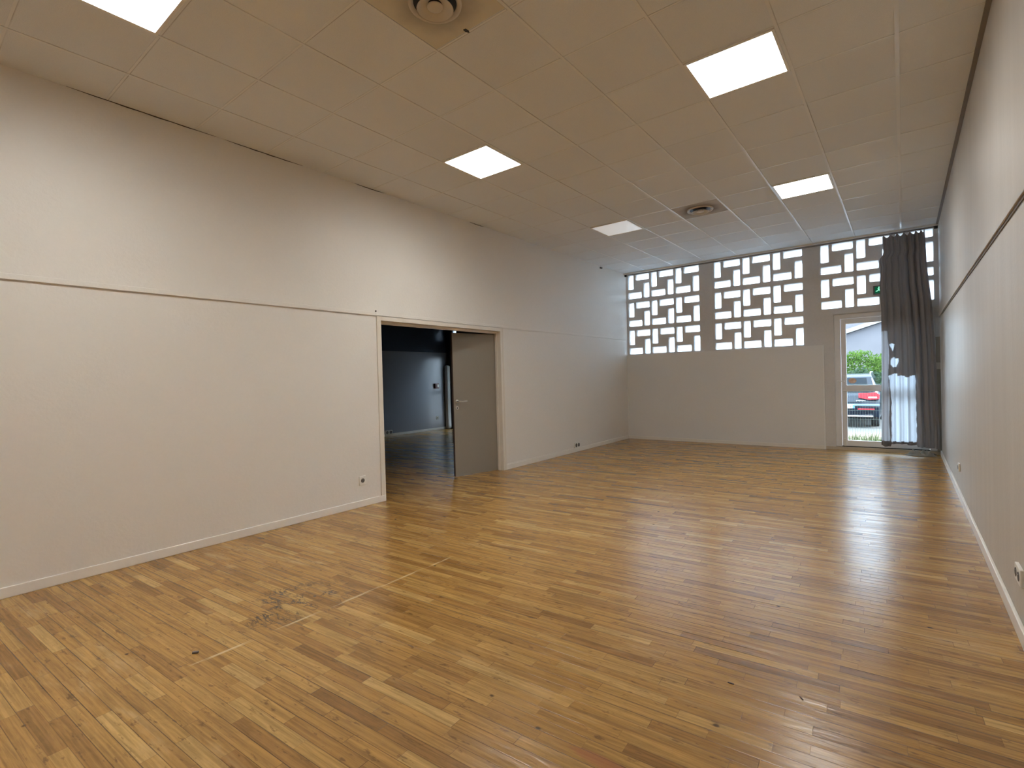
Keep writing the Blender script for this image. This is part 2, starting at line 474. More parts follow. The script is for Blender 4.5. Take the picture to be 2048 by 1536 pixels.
# left wall with the wide doorway
b = MB(); b.slab(YF, YB+0.2, 0.0, H+0.3, XL-0.10, XL, [(DY0-0.02, DY1+0.02, -1, DZ+0.02)], 'x')
struct(b.build('wall_left', M_wall), 'cream painted left wall with wide doorway')
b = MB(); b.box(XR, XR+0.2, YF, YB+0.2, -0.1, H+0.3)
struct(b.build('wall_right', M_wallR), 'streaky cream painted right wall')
b = MB(); b.box(X2-0.2, XR+0.2, YF-0.2, YF, -0.1, H+0.3)
struct(b.build('wall_front', M_wall), 'cream wall behind the camera')

# ---- glass block wall: three bays in this room, one small pane and one doorway in the next
PW, PH, PLX, PLZ, GX_, GZ_ = 0.122, 0.130, 0.298, 0.308, 0.048, 0.070
MODX, MODZ = 0.513, 0.592
bays = [(-4.657, 1.808, 3, 3), (-2.872, 1.808, 3, 3), (-1.105, 2.400, 3, 2)]
holes, bay_panes = [], []
for bx, bz, nx, nz in bays:
    panes = []
    for ix in range(nx):
        for iz in range(nz):
            x0 = bx + ix*MODX; z0 = bz + iz*MODZ
            w = PW + GX_ + PLX; h = PLZ + GZ_ + PH
            panes += [(x0, x0+PW, z0+h-PLZ, z0+h),                # upright, top corner
                      (x0+PW+GX_, x0+w, z0+h-PH, z0+h),           # lying, top
                      (x0+w-PW, x0+w, z0, z0+PLZ),                # upright, far bottom corner
                      (x0, x0+PLX, z0, z0+PH)]                    # lying, bottom
    bay_panes.append(panes)
DX0, DX1, DTOP = -0.925, 0.395, 2.29      # opening of the glazed outer door
NX0, NX1, NTOP = -9.95, -9.20, 2.05       # opening in the next room
bay_rect = [(bx-0.03, bx+nx*MODX-0.015, bz-0.025, bz+nz*MODZ-0.062) for bx, bz, nx, nz in bays]
small = (-9.965, -9.80, 2.50, 2.78)
b = MB(); b.slab(XL-0.08, XR+0.2, -0.1, H+0.3, YB, YB+0.22, bay_rect + [(DX0, DX1, -1, DTOP)], 'y')
struct(b.build('wall_back', M_conc), 'grey painted concrete frame of the far wall')
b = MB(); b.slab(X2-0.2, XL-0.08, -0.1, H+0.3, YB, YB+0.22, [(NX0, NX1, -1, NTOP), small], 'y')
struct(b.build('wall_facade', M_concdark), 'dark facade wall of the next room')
def corner_cut(mb, r, y0, y1, c=0.014):
    x0, x1, z0, z1 = r
    for (cx, cz, sx, sz) in ((x0, z0, 1, 1), (x1, z0, -1, 1), (x0, z1, 1, -1), (x1, z1, -1, -1)):
        tri = [(cx, cz), (cx+sx*c, cz), (cx+sx*c*0.3, cz+sz*c*0.3), (cx, cz+sz*c)]
        mb.prism(tri, y0, y1)
for k, (panes, rect) in enumerate(zip(bay_panes, bay_rect)):
    b = MB(); b.slab(rect[0], rect[1], rect[2], rect[3], YB+0.012, YB+0.135, panes, 'y')
    for r in panes: corner_cut(b, r, YB+0.012, YB+0.06)
    w = struct(b.build('window_%d' % (k+1), M_conc), ['concrete glass block lattice by the left wall', 'concrete glass block lattice in the middle bay', 'concrete glass block lattice above the glazed door'][k])
    g = MB()
    for x0, x1, z0, z1 in panes: g.box(x0+0.001, x1-0.001, YB+0.060, YB+0.075, z0+0.001, z1-0.001)
    part_label(g.build('glass_panes', M_pane, w), 'ribbed white glass blocks')
b = MB(); b.box(small[0], small[1], YB+0.05, YB+0.09, small[2], small[3])
struct(b.build('window_4', M_pane), 'small glass block in the next room facade')

# plasterboard lining under the glass blocks
b = MB()
b.box(XL, -1.085, YB-0.045, YB, 0.0, 1.785)
struct(b.build('wall_lining', paint('lining_paint', (0.76, 0.755, 0.735), 0.5, 0.035, 45, 0.001, 0.05)), 'cream plasterboard lining below the glass blocks')
b = MB(); b.box(-1.09, -1.074, YB-0.049, YB, 0.0, 1.788, 0.002)
struct(b.build('trim_4', plain('white_corner_bead', (0.86, 0.86, 0.85), 0.35)), 'white corner bead at end of the lining')
b = MB(); b.box(XL, -1.09, YB-0.056, YB-0.045, 0.0, 0.062, 0.003)
struct(b.build('baseboard_back', M_trim))
b = MB(); b.box(-0.945, -0.926, YB-0.02, YB, 0.05, 2.31, 0.002)
b.box(-0.945, 0.41, YB-0.018, YB, 2.295, 2.31, 0.002)
struct(b.build('trim_5', M_conc), 'reveal edge round the glazed outer door')
b = MB(); b.box(-1.07, XR, YB-0.01, YB+0.22, -0.02, 0.050)
struct(b.build('trim_6', paint('pale_sill', (0.55, 0.47, 0.36), 0.4, 0.05, 40, 0.0005, 0.1)), 'pale sill strip under the glazed door')
# lining remnant beside the curtain
b = MB(); b.box(0.395, XR, YB-0.05, YB, 0.05, 1.82)
struct(b.build('trim_7', plain('beige_lining_board', (0.36, 0.32, 0.26), 0.6)), 'beige lining board between curtain and right wall')

# rails half way up the walls
b = MB(); b.box(XL, XL+0.014, YF, DY0-0.07, RAIL, RAIL+0.04, 0.003)
b.box(XL, XL+0.014, DY0-0.07, DY1+0.07, RAIL+0.004, RAIL+0.04, 0.003)
b.box(XL, XL+0.007, DY1+0.07, YB-0.06, RAIL+0.004, RAIL+0.036, 0.002)
struct(b.build('trim_8', M_wall), 'painted batten along the left wall')
b = MB(); b.box(XR-0.016, XR, YF, YB-0.06, 2.128, 2.17, 0.003)
struct(b.build('trim_9', M_wallR), 'painted batten along the right wall')
b = MB(); b.box(XR-0.006, XR, YF, 9.55, 2.112, 2.128)  # thin brown strip just below the batten
struct(b.build('trim_10', plain('brown_strip', (0.17, 0.14, 0.115), 0.7)), 'brown strip under the right wall batten')

# baseboards
def baseboard(name, poly_y, x, sgn, h=0.072, t=0.014):
    b = MB()
    for y0, y1 in poly_y:
        xa, xb = (x, x+sgn*t) if sgn > 0 else (x+sgn*t, x)
        b.box(xa, xb, y0, y1, 0.0, h, 0.004)
    return struct(b.build(name, M_trim))
baseboard('baseboard_left', [(YF, DY0-0.002), (DY1+0.07, YB-0.06)], XL, 1)
baseboard('baseboard_right', [(YF, YB-0.06)], XR, -1, 0.078, 0.018)
b = MB(); b.box(XL, XL+0.009, DY1+0.07, 7.80, 0.074, 0.086, 0.002)
struct(b.build('trim_11', M_trim), 'thin cable trunking above the left baseboard')

# inner doorway: lining boards and casing
b = MB()
b.box(XL-0.105, XL+0.012, DY0-0.06, DY0, 0.0, DZ+0.048, 0.002)
b.box(XL-0.105, XL+0.012, DY1, DY1+0.05, 0.0, DZ+0.048, 0.002)
b.box(XL-0.105, XL+0.012, DY0, DY1, DZ, DZ+0.048, 0.002)
b.box(XL-0.105, XL-0.055, DY0, DY1, 2.024, DZ+0.001)
b.box(XL-0.105, XL-0.085, DY0, DY0+0.012, 0.0, 2.024); b.box(XL-0.072, XL-0.055, DY1-0.012, DY1, 0.0, 2.024)
b.box(XL, XL+0.016, DY1+0.045, DY1+0.07, 0.0, DZ+0.048, 0.002)
struct(b.build('trim_12', M_frame), 'cream frame round the inner doorway')

# open door leaf (hinged at the far jamb, swung into the next room)
hinge = Vector((-4.795, 5.786, 0.0)); free = Vector((-4.982, 5.076, 0.0))
dv = (free-hinge); LW = dv.length; dv.normalize()
nv = Vector((-dv.y, dv.x, 0))
if nv.x < 0: nv = -nv                       # faces this room
Mleaf = Matrix(((dv.x, nv.x, 0, hinge.x), (dv.y, nv.y, 0, hinge.y), (0, 0, 1, 0), (0, 0, 0, 1)))
def local(mb, M):
    for v in mb.bm.verts: v.co = M @ v.co
    return mb
b = MB(); b.box(0, LW-0.003, -0.04, 0.0, 0.003, 2.018, 0.002)
door1 = struct(local(b, Mleaf).build('door_1', M_leaf), 'taupe grey inner door standing open into dark room')
b = MB(); b.box(LW-0.003, LW, -0.04, 0.0, 0.003, 2.018)
part_label(local(b, Mleaf).build('edge_strip', M_leafedge, door1), 'bare brown wooden edge')
ha = LW-0.055
b = MB()
b.lathe([(0, 0.008), (0.024, 0.008), (0.026, 0.005), (0.026, 0.0)], Matrix.Translation((ha, 0, 1.055)) @ Matrix.Rotation(-PI/2, 4, 'X'), 24)
b.tube([(ha, 0.005, 1.055), (ha, 0.045, 1.055), (ha-0.012, 0.056, 1.055), (ha-0.06, 0.058, 1.052), (ha-0.135, 0.056, 1.056)], [0.010, 0.010, 0.0105, 0.0095, 0.008], 12)
part_label(local(b, Mleaf).build('lever_handle', M_steel, door1, True), 'steel lever handle')
b = MB()
b.lathe([(0.009, 0.002), (0.011, 0.008), (0.024, 0.008), (0.026, 0.005), (0.026, 0.0)], Matrix.Translation((ha, 0, 0.962)) @ Matrix.Rotation(-PI/2, 4, 'X'), 24)
kr = part_label(local(b, Mleaf).build('keyhole_rose', M_steel, door1, True), 'steel keyhole ring')
b = MB(); b.box(ha-0.006, ha+0.006, 0.0, 0.003, 0.948, 0.978, 0.003)
local(b, Mleaf).build('keyhole', M_black, kr)
for hz in (0.25, 1.05, 1.80):
    b = MB(); b.tube([(0.0, -0.045, hz-0.05), (0.0, -0.045, hz+0.05)], 0.008, 10)
    local(b, Mleaf).build('hinge', M_steel, door1)

# ---- next room
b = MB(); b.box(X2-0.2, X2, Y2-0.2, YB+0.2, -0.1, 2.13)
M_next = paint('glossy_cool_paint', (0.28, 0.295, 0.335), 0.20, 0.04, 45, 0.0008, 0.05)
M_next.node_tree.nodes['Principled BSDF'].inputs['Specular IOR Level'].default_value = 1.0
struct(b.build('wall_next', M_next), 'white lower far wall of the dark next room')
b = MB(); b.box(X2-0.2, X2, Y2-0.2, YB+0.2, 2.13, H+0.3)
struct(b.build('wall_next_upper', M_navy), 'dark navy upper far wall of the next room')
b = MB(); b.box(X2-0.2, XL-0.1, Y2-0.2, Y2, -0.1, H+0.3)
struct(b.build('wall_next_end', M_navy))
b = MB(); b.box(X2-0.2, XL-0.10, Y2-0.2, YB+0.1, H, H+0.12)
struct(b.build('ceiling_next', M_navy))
b = MB(); b.box(X2, X2+0.014, Y2, YB, 0.0, 0.062, 0.003)
struct(b.build('baseboard_next', M_trim))
b = MB(); b.box(X2+0.002, X2+0.135, YB-0.15, YB, 0.0, 1.775, 0.05)
struct(b.build('trim_13', M_trim), 'white rounded upright in the next room corner')
# glazed door of the next room
b = MB()
for x0, x1, z0, z1 in ((NX0, NX0+0.06, 0, NTOP), (NX1-0.06, NX1, 0, NTOP), (NX0, NX1, NTOP-0.06, NTOP), (NX0, NX1, 0, 0.10), (NX0, NX1, 0.98, 1.06)):
    b.box(x0, x1, YB+0.05, YB+0.10, z0, z1)
d3 = struct(b.build('door_3', M_alu), 'glazed outer door of the next room')
b = MB(); b.box(NX0+0.06, NX1-0.06, YB+0.07, YB+0.076, 0.10, NTOP-0.06)
b.build('pane', M_glass, d3)

# ---- glazed outer door
FY = YB+0.03
b = MB()
b.box(DX0, DX0+0.085, FY, FY+0.08, 0.055, DTOP, 0.004)
b.box(DX1-0.085, DX1, FY, FY+0.08, 0.055, DTOP, 0.004)
b.box(DX0+0.084, DX1-0.084, FY+0.0005, FY+0.0795, DTOP-0.075, DTOP, 0.004)
struct(b.build('trim_14', M_alu), 'white metal frame of the glazed door')
LX0, LX1 = DX0+0.089, DX1-0.089
b = MB(); b.box(DX0, DX1, YB+0.045, YB+0.10, 0.045, 0.064)  # black strip added to stop light leaking through the gap under the door
struct(b.build('trim_15', M_black), 'black strip added to darken the gap under the glazed door')
b = MB()
ly = FY+0.02
b.box(LX0, LX0+0.075, ly, ly+0.05, 0.062, DTOP-0.079, 0.006)
b.box(LX1-0.075, LX1, ly, ly+0.05, 0.062, DTOP-0.079, 0.006)
b.box(LX0+0.07, LX1-0.07, ly+0.001, ly+0.049, DTOP-0.079-0.085, DTOP-0.079, 0.006)
b.box(LX0+0.07, LX1-0.07, ly+0.001, ly+0.049, 0.062, 0.160, 0.006)
b.box(LX0+0.07, LX1-0.07, ly+0.001, ly+0.049, 0.985, 1.092, 0.006)
door2 = struct(b.build('door_2', M_alu), 'white glazed outer door behind the curtain')
for nm, z0, z1 in (('upper_pane', 1.085, DTOP-0.155), ('lower_pane', 0.155, 0.99)):
    b = MB(); b.box(LX0+0.07, LX1-0.07, ly+0.022, ly+0.028, z0, z1)
    b.build(nm, M_glass, door2)
b = MB()
b.box(LX0+0.022, LX0+0.054, ly-0.012, ly, 1.04, 1.26, 0.004)
b.tube([(LX0+0.038, ly-0.010, 1.16), (LX0+0.038, ly-0.05, 1.16), (LX0-0.06, ly-0.055, 1.158)], 0.009, 10)
part_label(b.build('lever_handle', M_alu, door2), 'white lever handle on a long plate')
b = MB(); b.box(LX0+0.018, LX0+0.052, ly-0.014, ly, 0.062, 0.185, 0.005)
part_label(b.build('bottom_bolt', M_white, door2), 'white bottom bolt cover')
b = MB(); b.box(LX0+0.008, LX1-0.03, ly-0.014, ly, 0.985, 1.0, 0.004)
b.build('push_rail', M_alu, door2)
b = MB()
b.lathe([(0, 0.0), (0.045, 0.0)], Matrix.Translation((-0.683, ly+0.0205, 1.165)) @ Matrix.Scale(1.25, 4, (1, 0, 0)) @ Matrix.Rotation(PI/2, 4, 'X'), 28)
N = NT('sticker_print')
nz_ = N.noise(N.n('ShaderNodeNewGeometry').outputs['Position'], 50, 2)
M_sticker = N.surface(N.principled(Base_Color=N.ramp(nz_, [(0.35, (0.75, 0.62, 0.50)), (0.6, (0.62, 0.42, 0.30))]), Roughness=0.5).outputs[0])
part_label(b.build('sticker', M_sticker, door2), 'round beige and orange sticker on the glass')

# ------------------------------------------------------------------ ceiling lights
def lamp_mat():
    # microprismatic panel: most of its light goes straight down
    N = NT('lit_prismatic_diffuser')
    g = N.n('ShaderNodeNewGeometry')
    d = N.n('ShaderNodeVectorMath', {0: g.outputs['Normal'], 1: g.outputs['Incoming']}, operation='DOT_PRODUCT').outputs['Value']
    d = N.math('POWER', N.math('ABSOLUTE', d), 1.1)
    st = N.math('MULTIPLY', LAMP_POWER, N.math('ADD', 0.16, N.math('MULTIPLY', d, 0.84)))
    return N.surface(N.n('ShaderNodeEmission', {0: LAMP_COLOR, 1: st}).outputs[0])
M_lamp = lamp_mat()
def cell(i, j):
    return GX + j*T + T/2, GY + i*T + T/2
def make_light(i, j, label, group):
    cx, cy = cell(i, j)
    t = thing('ceiling_light', label, 'light', (cx, cy, H), group)
    b = MB(); s = T/2-0.012; q = T/2-0.030
    for x0, x1, y0, y1 in ((-s, s, -s, -q), (-s, s, q, s), (-s, -q, -q, q), (q, s, -q, q)):
        b.box(cx+x0, cx+x1, cy+y0, cy+y1, H-0.010, H-0.001)
    b.build('frame', M_trim, t)
    b = MB(); b.box(cx-q, cx+q, cy-q, cy+q, H-0.007, H-0.002)
    b.build('diffuser', M_lamp, t)
    return t
LG = 'square ceiling light panels'
L0 = make_light(-1, 1, 'lit square panel light nearest the camera, above left wall', LG)
def lite(i, j, label):
    cx, cy = cell(i, j)
    return dup(L0, (cx, cy, H), label)
lite(4, 1, 'lit square panel light above the inner doorway')
lite(4, 5, 'large looking lit panel light along the right wall side')
lite(9, 5, 'lit panel light nearest the curtained door, beside far vent')
lite(-6, 1, 'unseen lit panel light added behind the camera, on the left wall side')  # this and the next panel are unseen, added for the room's light
lite(-6, 5, 'unseen lit panel light added behind the camera, on the right wall side')
# the pale panel, brightened by a weak emission added to its diffuser
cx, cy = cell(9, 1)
t = thing('ceiling_light', 'pale panel light with an added weak glow, near left end of glass blocks', 'light', (cx, cy, H), LG)
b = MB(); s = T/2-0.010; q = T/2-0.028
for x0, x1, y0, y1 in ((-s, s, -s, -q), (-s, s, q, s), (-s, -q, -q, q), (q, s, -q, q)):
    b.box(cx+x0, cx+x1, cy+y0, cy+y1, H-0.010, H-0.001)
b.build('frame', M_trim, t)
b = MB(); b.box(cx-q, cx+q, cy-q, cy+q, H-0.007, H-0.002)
N = NT('added_glow_diffuser')
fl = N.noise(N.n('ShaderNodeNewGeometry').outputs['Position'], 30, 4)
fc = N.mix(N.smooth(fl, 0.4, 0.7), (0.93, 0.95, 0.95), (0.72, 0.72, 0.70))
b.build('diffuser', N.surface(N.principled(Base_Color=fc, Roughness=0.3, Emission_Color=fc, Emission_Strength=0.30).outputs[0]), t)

# ------------------------------------------------------------------ round ceiling vents
def vent_tile_mat(cx, cy, tint, dirt):
    N = NT('sooty_vent_tile')
    x, y, z = N.pos()
    dx, dy = N.math('SUBTRACT', x, cx), N.math('SUBTRACT', y, cy)
    d = N.math('SQRT', N.math('ADD', N.math('MULTIPLY', dx, dx), N.math('MULTIPLY', dy, dy)))
    d = N.math('ADD', d, N.math('MULTIPLY', N.math('SUBTRACT', N.noise(N.vec(x, y, 0.0), 9, 4), 0.5), 0.10))
    g = N.noise(N.vec(x, y, 0.0), 160, 3)
    c = N.mix(N.smooth(d, 0.13, 0.31, dirt, 0.0), tint, (0.17, 0.14, 0.11))
    c = N.mix(N.math('MULTIPLY', g, 0.12), c, (0.3, 0.26, 0.2))
    return N.surface(N.principled(Base_Color=c, Roughness=0.85).outputs[0])
def make_vent(i, j, label, tint, dirt, R=0.155):
    cx, cy = cell(i, j)
    t = thing('ceiling_vent', label, 'vent', (cx, cy, H), 'round ceiling air vents')
    s = T/2-0.013
    b = MB(); b.box(cx-s, cx+s, cy-s, cy+s, H-0.0015, H-0.0003)
    part_label(b.build('mounting_tile', vent_tile_mat(cx, cy, tint, dirt), t), 'stained ceiling tile round the vent')
    Mv = Matrix.Translation((cx, cy, H)) @ Matrix.Rotation(PI, 4, 'X')
    k = R/0.155
    b = MB(); b.lathe([(0.118*k, -0.02), (0.125*k, 0.006), (0.140*k, 0.016), (0.152*k, 0.014), (0.155*k, 0.001)], Mv, 56)
    b.build('outer_ring', M_ventw, t, True)
    b = MB(); b.lathe([(0, 0.0022), (0.134*k, 0.0022)], Mv, 48)
    part_label(b.build('dark_throat', M_black, t), 'black opening inside the ring')
    b = MB(); b.lathe([(0.040*k, 0.006), (0.062*k, 0.010), (0.086*k, 0.022), (0.104*k, 0.036), (0.106*k, 0.038), (0.100*k, 0.034), (0.080*k, 0.0175), (0.040*k, 0.004)], Mv, 56)
    b.build('cone', M_ventw, t, True)
    b = MB(); b.lathe([(0.0, 0.034), (0.030*k, 0.033), (0.043*k, 0.028), (0.047*k, 0.022), (0.030*k, 0.014), (0.010, 0.004)], Mv, 40)
    b.build('centre_disc', M_ventw, t, True)
    return t
M_ventw = plain('cream_vent_enamel', (0.62, 0.56, 0.46), 0.4)
make_vent(1, 3, 'round cream ceiling vent near the camera, beside small black hole', (0.66, 0.61, 0.48), 0.55, 0.155)
make_vent(9, 3, 'round far ceiling vent with sooty tile, between the two far panels', (0.52, 0.49, 0.45), 0.85, 0.165)

b = MB(); b.prism([(-0.010, 0), (0.008, 0.002), (0.010, 0.03), (0.002, 0.045), (-0.012, 0.02)], 0.0, 0.006)
for v in b.bm.verts:
    v.co = Vector((-2.118 + v.co.x, 2.345 + v.co.z, H-0.0045+v.co.y*0.7))
tag(b.build('ceiling_hole', M_black), 'small black hole in ceiling tile joint beside near vent', 'hole')

# ------------------------------------------------------------------ sockets and small fittings
def outlet_disc(mb, M): mb.lathe([(0.0, 0.0005), (0.014, 0.0005), (0.0195, 0.001)], M, 24)
def make_socket(name, label, c, axis, w=0.080, h=0.080, n=1, depth=0.012, dark=0.0195):
    """axis +1: on the left wall facing right; -1: on the right wall facing left"""
    t = thing(name, label, 'socket', c, 'wall power sockets')
    x, y, z = c
    b = MB(); xa, xb = sorted((x, x+axis*depth)); b.box(xa, xb, y-w/2, y+w/2, z-h/2, z+h/2, 0.004)
    b.build('cover_plate', M_white, t)
    for k in range(n):
        yy = y + (k-(n-1)/2)*w/n
        Mx = Matrix.Translation((x+axis*(depth+0.0006), yy, z)) @ Matrix.Rotation(axis*PI/2, 4, 'Y')
        b = MB(); b.lathe([(0.0, 0.0), (dark, 0.0), (dark+0.003, 0.0012), (dark+0.004, 0.0)], Mx, 28)
        r = part_label(b.build('plug_well', M_sockd, t), 'dark round plug opening')
        b = MB(); b.tube([(x+axis*(depth+0.001), yy, z+0.009), (x+axis*(depth+0.006), yy, z+0.009)], 0.0028, 8)
        b.build('earth_pin', M_steel, r)
    return t
M_sockd = plain('shadowed_plastic', (0.09, 0.075, 0.06), 0.5)
make_socket('wall_socket', 'square white socket on left wall beside the inner doorway', (XL, 3.335, 0.285), 1, 0.085, 0.10)
make_socket('wall_socket', 'double white socket on left wall just above the baseboard', (XL+0.001, 7.90, 0.125), 1, 0.17, 0.095, 2, 0.03, 0.030)
make_socket('wall_socket', 'small white socket low on right wall near the curtain', (XR, 6.95, 0.313), -1, 0.085, 0.085, 1, 0.016)
make_socket('wall_socket', 'white socket on right wall cut off by the picture edge', (XR, 3.50, 0.315), -1, 0.15, 0.085, 2, 0.016)

b = MB(); b.box(0.385, XR-0.001, YB-0.09, YB-0.052, 1.325, 1.425, 0.004)
tag(b.build('switch_box', plain('pale_beige_plastic', (0.62, 0.57, 0.50), 0.4)), 'small pale switch box between curtain and right wall', 'switch')
b = MB(); b.tube([(XL-0.001, 3.580, 2.158), (XL+0.008, 3.580, 2.158)], 0.009, 12)
tag(b.build('wall_screw', plain('dark_screw', (0.08, 0.06, 0.045), 0.4, 0.6)), 'small dark screw above corner of the inner doorway', 'screw')
b = MB(); b.box(XL, XL+0.03, 8.97, 9.03, H-0.055, H-0.025, 0.004); b.box(XL, XL+0.016, 8.99, 9.07, H-0.035, H-0.02, 0.003)
tag(b.build('cable_clip', plain('dusty_clip', (0.17, 0.15, 0.13), 0.6)), 'small dusty clip where left wall meets the ceiling', 'clip')

# next room fittings
t = thing('call_point', 'small dark red alarm call point in the dark next room', 'alarm', (X2, 9.70, 1.21))
b = MB(); b.box(X2, X2+0.05, 9.63, 9.77, 1.14, 1.28, 0.006); b.build('housing', plain('dark_red_plastic', (0.10, 0.02, 0.018), 0.4), t)
b = MB(); b.box(X2+0.05, X2+0.054, 9.71, 9.755, 1.17, 1.25); part_label(b.build('window', M_white, t), 'white front window')
make_socket('wall_socket', 'small white socket in the next room beside white upright', (X2, 9.72, 0.33), 1, 0.08, 0.09)
make_socket('wall_socket', 'dark double socket at baseboard of the next room', (X2+0.014, 8.02, 0.10), 1, 0.22, 0.10, 2, 0.03, 0.036)

# exit sign, half behind the curtain
t = thing('exit_sign', 'green lit exit sign half hidden by the curtain', 'sign', (-0.28, YB-0.03, 2.62))
b = MB(); b.box(-0.372, -0.06, YB-0.045, YB+0.012, 2.555, 2.70, 0.004); b.build('housing', plain('dark_sign_case', (0.10, 0.10, 0.095), 0.4), t)
b = MB(); b.box(-0.352, -0.08, YB-0.048, YB-0.045, 2.575, 2.682)
M_pictogram = emit('pale_green_symbol', (0.30, 0.95, 0.60), 1.0)
f = b.build('face', emit('green_exit_face', (0.004, 0.07, 0.03), 1.0), t)
b = MB()
ex, ez = -0.335, 2.60                       # running figure and arrow
b.prism([(ex+0.020, ez+0.052), (ex+0.044, ez+0.056), (ex+0.052, ez+0.030), (ex+0.030, ez+0.026)], YB-0.0505, YB-0.048)
b.prism([(ex+0.030, ez+0.028), (ex+0.048, ez+0.030), (ex+0.066, ez+0.008), (ex+0.058, ez+0.000)], YB-0.0505, YB-0.048)
b.prism([(ex+0.030, ez+0.028), (ex+0.040, ez+0.024), (ex+0.016, ez+0.004), (ex-0.004, ez+0.006), (ex-0.002, ez+0.014)], YB-0.0505, YB-0.048)
b.prism([(ex+0.040, ez+0.054), (ex+0.066, ez+0.036), (ex+0.062, ez+0.028), (ex+0.038, ez+0.042)], YB-0.0505, YB-0.048)
b.lathe([(0, 0), (0.012, 0)], Matrix.Translation((ex+0.042, YB-0.0505, ez+0.070)) @ Matrix.Rotation(PI/2, 4, 'X'), 16)
part_label(b.build('running_figure', M_pictogram, f), 'pale running figure')
b = MB(); b.prism([(ex+0.12, ez+0.034), (ex+0.15, ez+0.062), (ex+0.15, ez+0.044), (ex+0.20, ez+0.044), (ex+0.20, ez+0.026), (ex+0.15, ez+0.026), (ex+0.15, ez+0.006)], YB-0.0505, YB-0.048)
b.build('arrow', M_pictogram, f)

# ------------------------------------------------------------------ curtain and its track
t = thing('curtain_track', 'dark curtain track under ceiling along the glass blocks', 'curtain rail', (-2.1, YB-0.12, H-0.03))
b = MB(); b.box(XL+0.03, XR-0.03, YB-0.075, YB-0.045, H-0.050, H-0.024, 0.004)
b.build('rail', plain('dull_metal_track', (0.30, 0.28, 0.26), 0.5, 0.2), t)
for x0 in (XL+0.004, XR-0.054):
    b = MB(); b.box(x0, x0+0.05, YB-0.085, YB-0.035, H-0.060, H-0.018, 0.006)
    part_label(b.build('end_bracket', M_black, t), 'black end bracket')

CY = 9.985
def interp(tab, z):
    for (za, xa), (zb, xb) in zip(tab, tab[1:]):
        if (z-za)*(z-zb) <= 0:
            k = (z-za)/(zb-za) if zb != za else 0
            return xa + (xb-xa)*k
    return tab[0][1] if abs(z-tab[0][0]) < abs(z-tab[-1][0]) else tab[-1][1]
LEFT = [(3.46, -0.236), (3.32, -0.236), (3.22, -0.226), (3.16, -0.232), (3.10, -0.275), (3.05, -0.277), (2.97, -0.266), (2.65, -0.284), (2.3, -0.268), (1.65, -0.274), (0.39, -0.293), (0.10, -0.300)]
RIGHT = [(3.46, 0.283), (3.28, 0.293), (2.966, 0.302), (2.68, 0.323), (2.375, 0.352), (1.82, 0.378), (1.387, 0.394), (0.744, 0.405), (0.375, 0.418), (0.08, 0.418)]
BOT = [(-0.30, 0.135), (-0.252, 0.112), (-0.178, 0.115), (-0.168, 0.157), (0.025, 0.166), (0.037, 0.146), (0.146, 0.158), (0.155, 0.124), (0.45, 0.112)]
PATCH = [(-0.187, 1.247), (-0.083, 1.275), (-0.071, 1.233), (0.003, 1.235), (0.046, 1.212), (0.12, 1.236), (0.144, 1.245), (0.147, 0.203), (-0.165, 0.195), (-0.160, 0.99), (-0.150, 0.86), (-0.172, 0.99)]
PATCH = [(-0.187, 1.247), (-0.083, 1.275), (-0.071, 1.233), (0.003, 1.235), (0.046, 1.212), (0.12, 1.236), (0.144, 1.245), (0.147, 0.203), (-0.165, 0.195), (-0.158, 0.86), (-0.170, 0.99)]
TEARS = [[(-0.175, 1.745), (-0.10, 1.738), (-0.118, 1.68), (-0.135, 1.62), (-0.15, 1.66)], [(-0.165, 1.49), (-0.13, 1.52), (-0.066, 1.515), (-0.062, 1.45), (-0.085, 1.39), (-0.125, 1.36), (-0.155, 1.41)]]
def inside(poly, x, z):
    c = False
    for (x0, z0), (x1, z1) in zip(poly, poly[1:]+poly[:1]):
        if (z0 > z) != (z1 > z) and x < (x1-x0)*(z-z0)/(z1-z0)+x0: c = not c
    return c
NU, NV = 150, 220
hooks = [0.02, 0.20, 0.36, 0.52, 0.66, 0.80, 0.92, 1.0]
def curtain_point(u, v):
    zt = 3.455
    # scalloped top edge between the hooks
    for a, c in zip(hooks, hooks[1:]):
        if a <= u <= c:
            s = (u-a)/(c-a); zt = 3.475 - 0.055*math.sin(PI*s)**0.8
    if u < hooks[0]: zt = 3.44
    zguess = zt + (0.12-zt)*v
    x = interp(LEFT, zguess)*(1-u) + interp(RIGHT, zguess)*u
    zb = interp([(p[0], p[1]) for p in BOT], x)
    z = zt + (zb-zt)*v
    A = 0.010 + 0.018*min(1, v*3)
    ph = 2*PI*(7.2*u + 0.25*math.sin(5.0*u+1.0))
    y = CY + A*math.sin(ph) + 0.006*math.sin(2.3*ph+1.3+2*v)
    deep = math.exp(-((u-0.60-0.06*v)/0.022)**2) + 0.9*math.exp(-((u-0.76+0.02*v)/0.02)**2)
    y += 0.06*deep*min(1, 1.6-v)
    return Vector((x, y, z))
grid = [[curtain_point(i/NU, j/NV) for i in range(NU+1)] for j in range(NV+1)]
cur = thing('curtain', 'torn grey blackout curtain hanging over the glazed door', 'curtain', (0.08, CY, 3.47))
groups = {'fabric': [], 'bare_lining': [], 'faded_edge': [], 'hem': []}
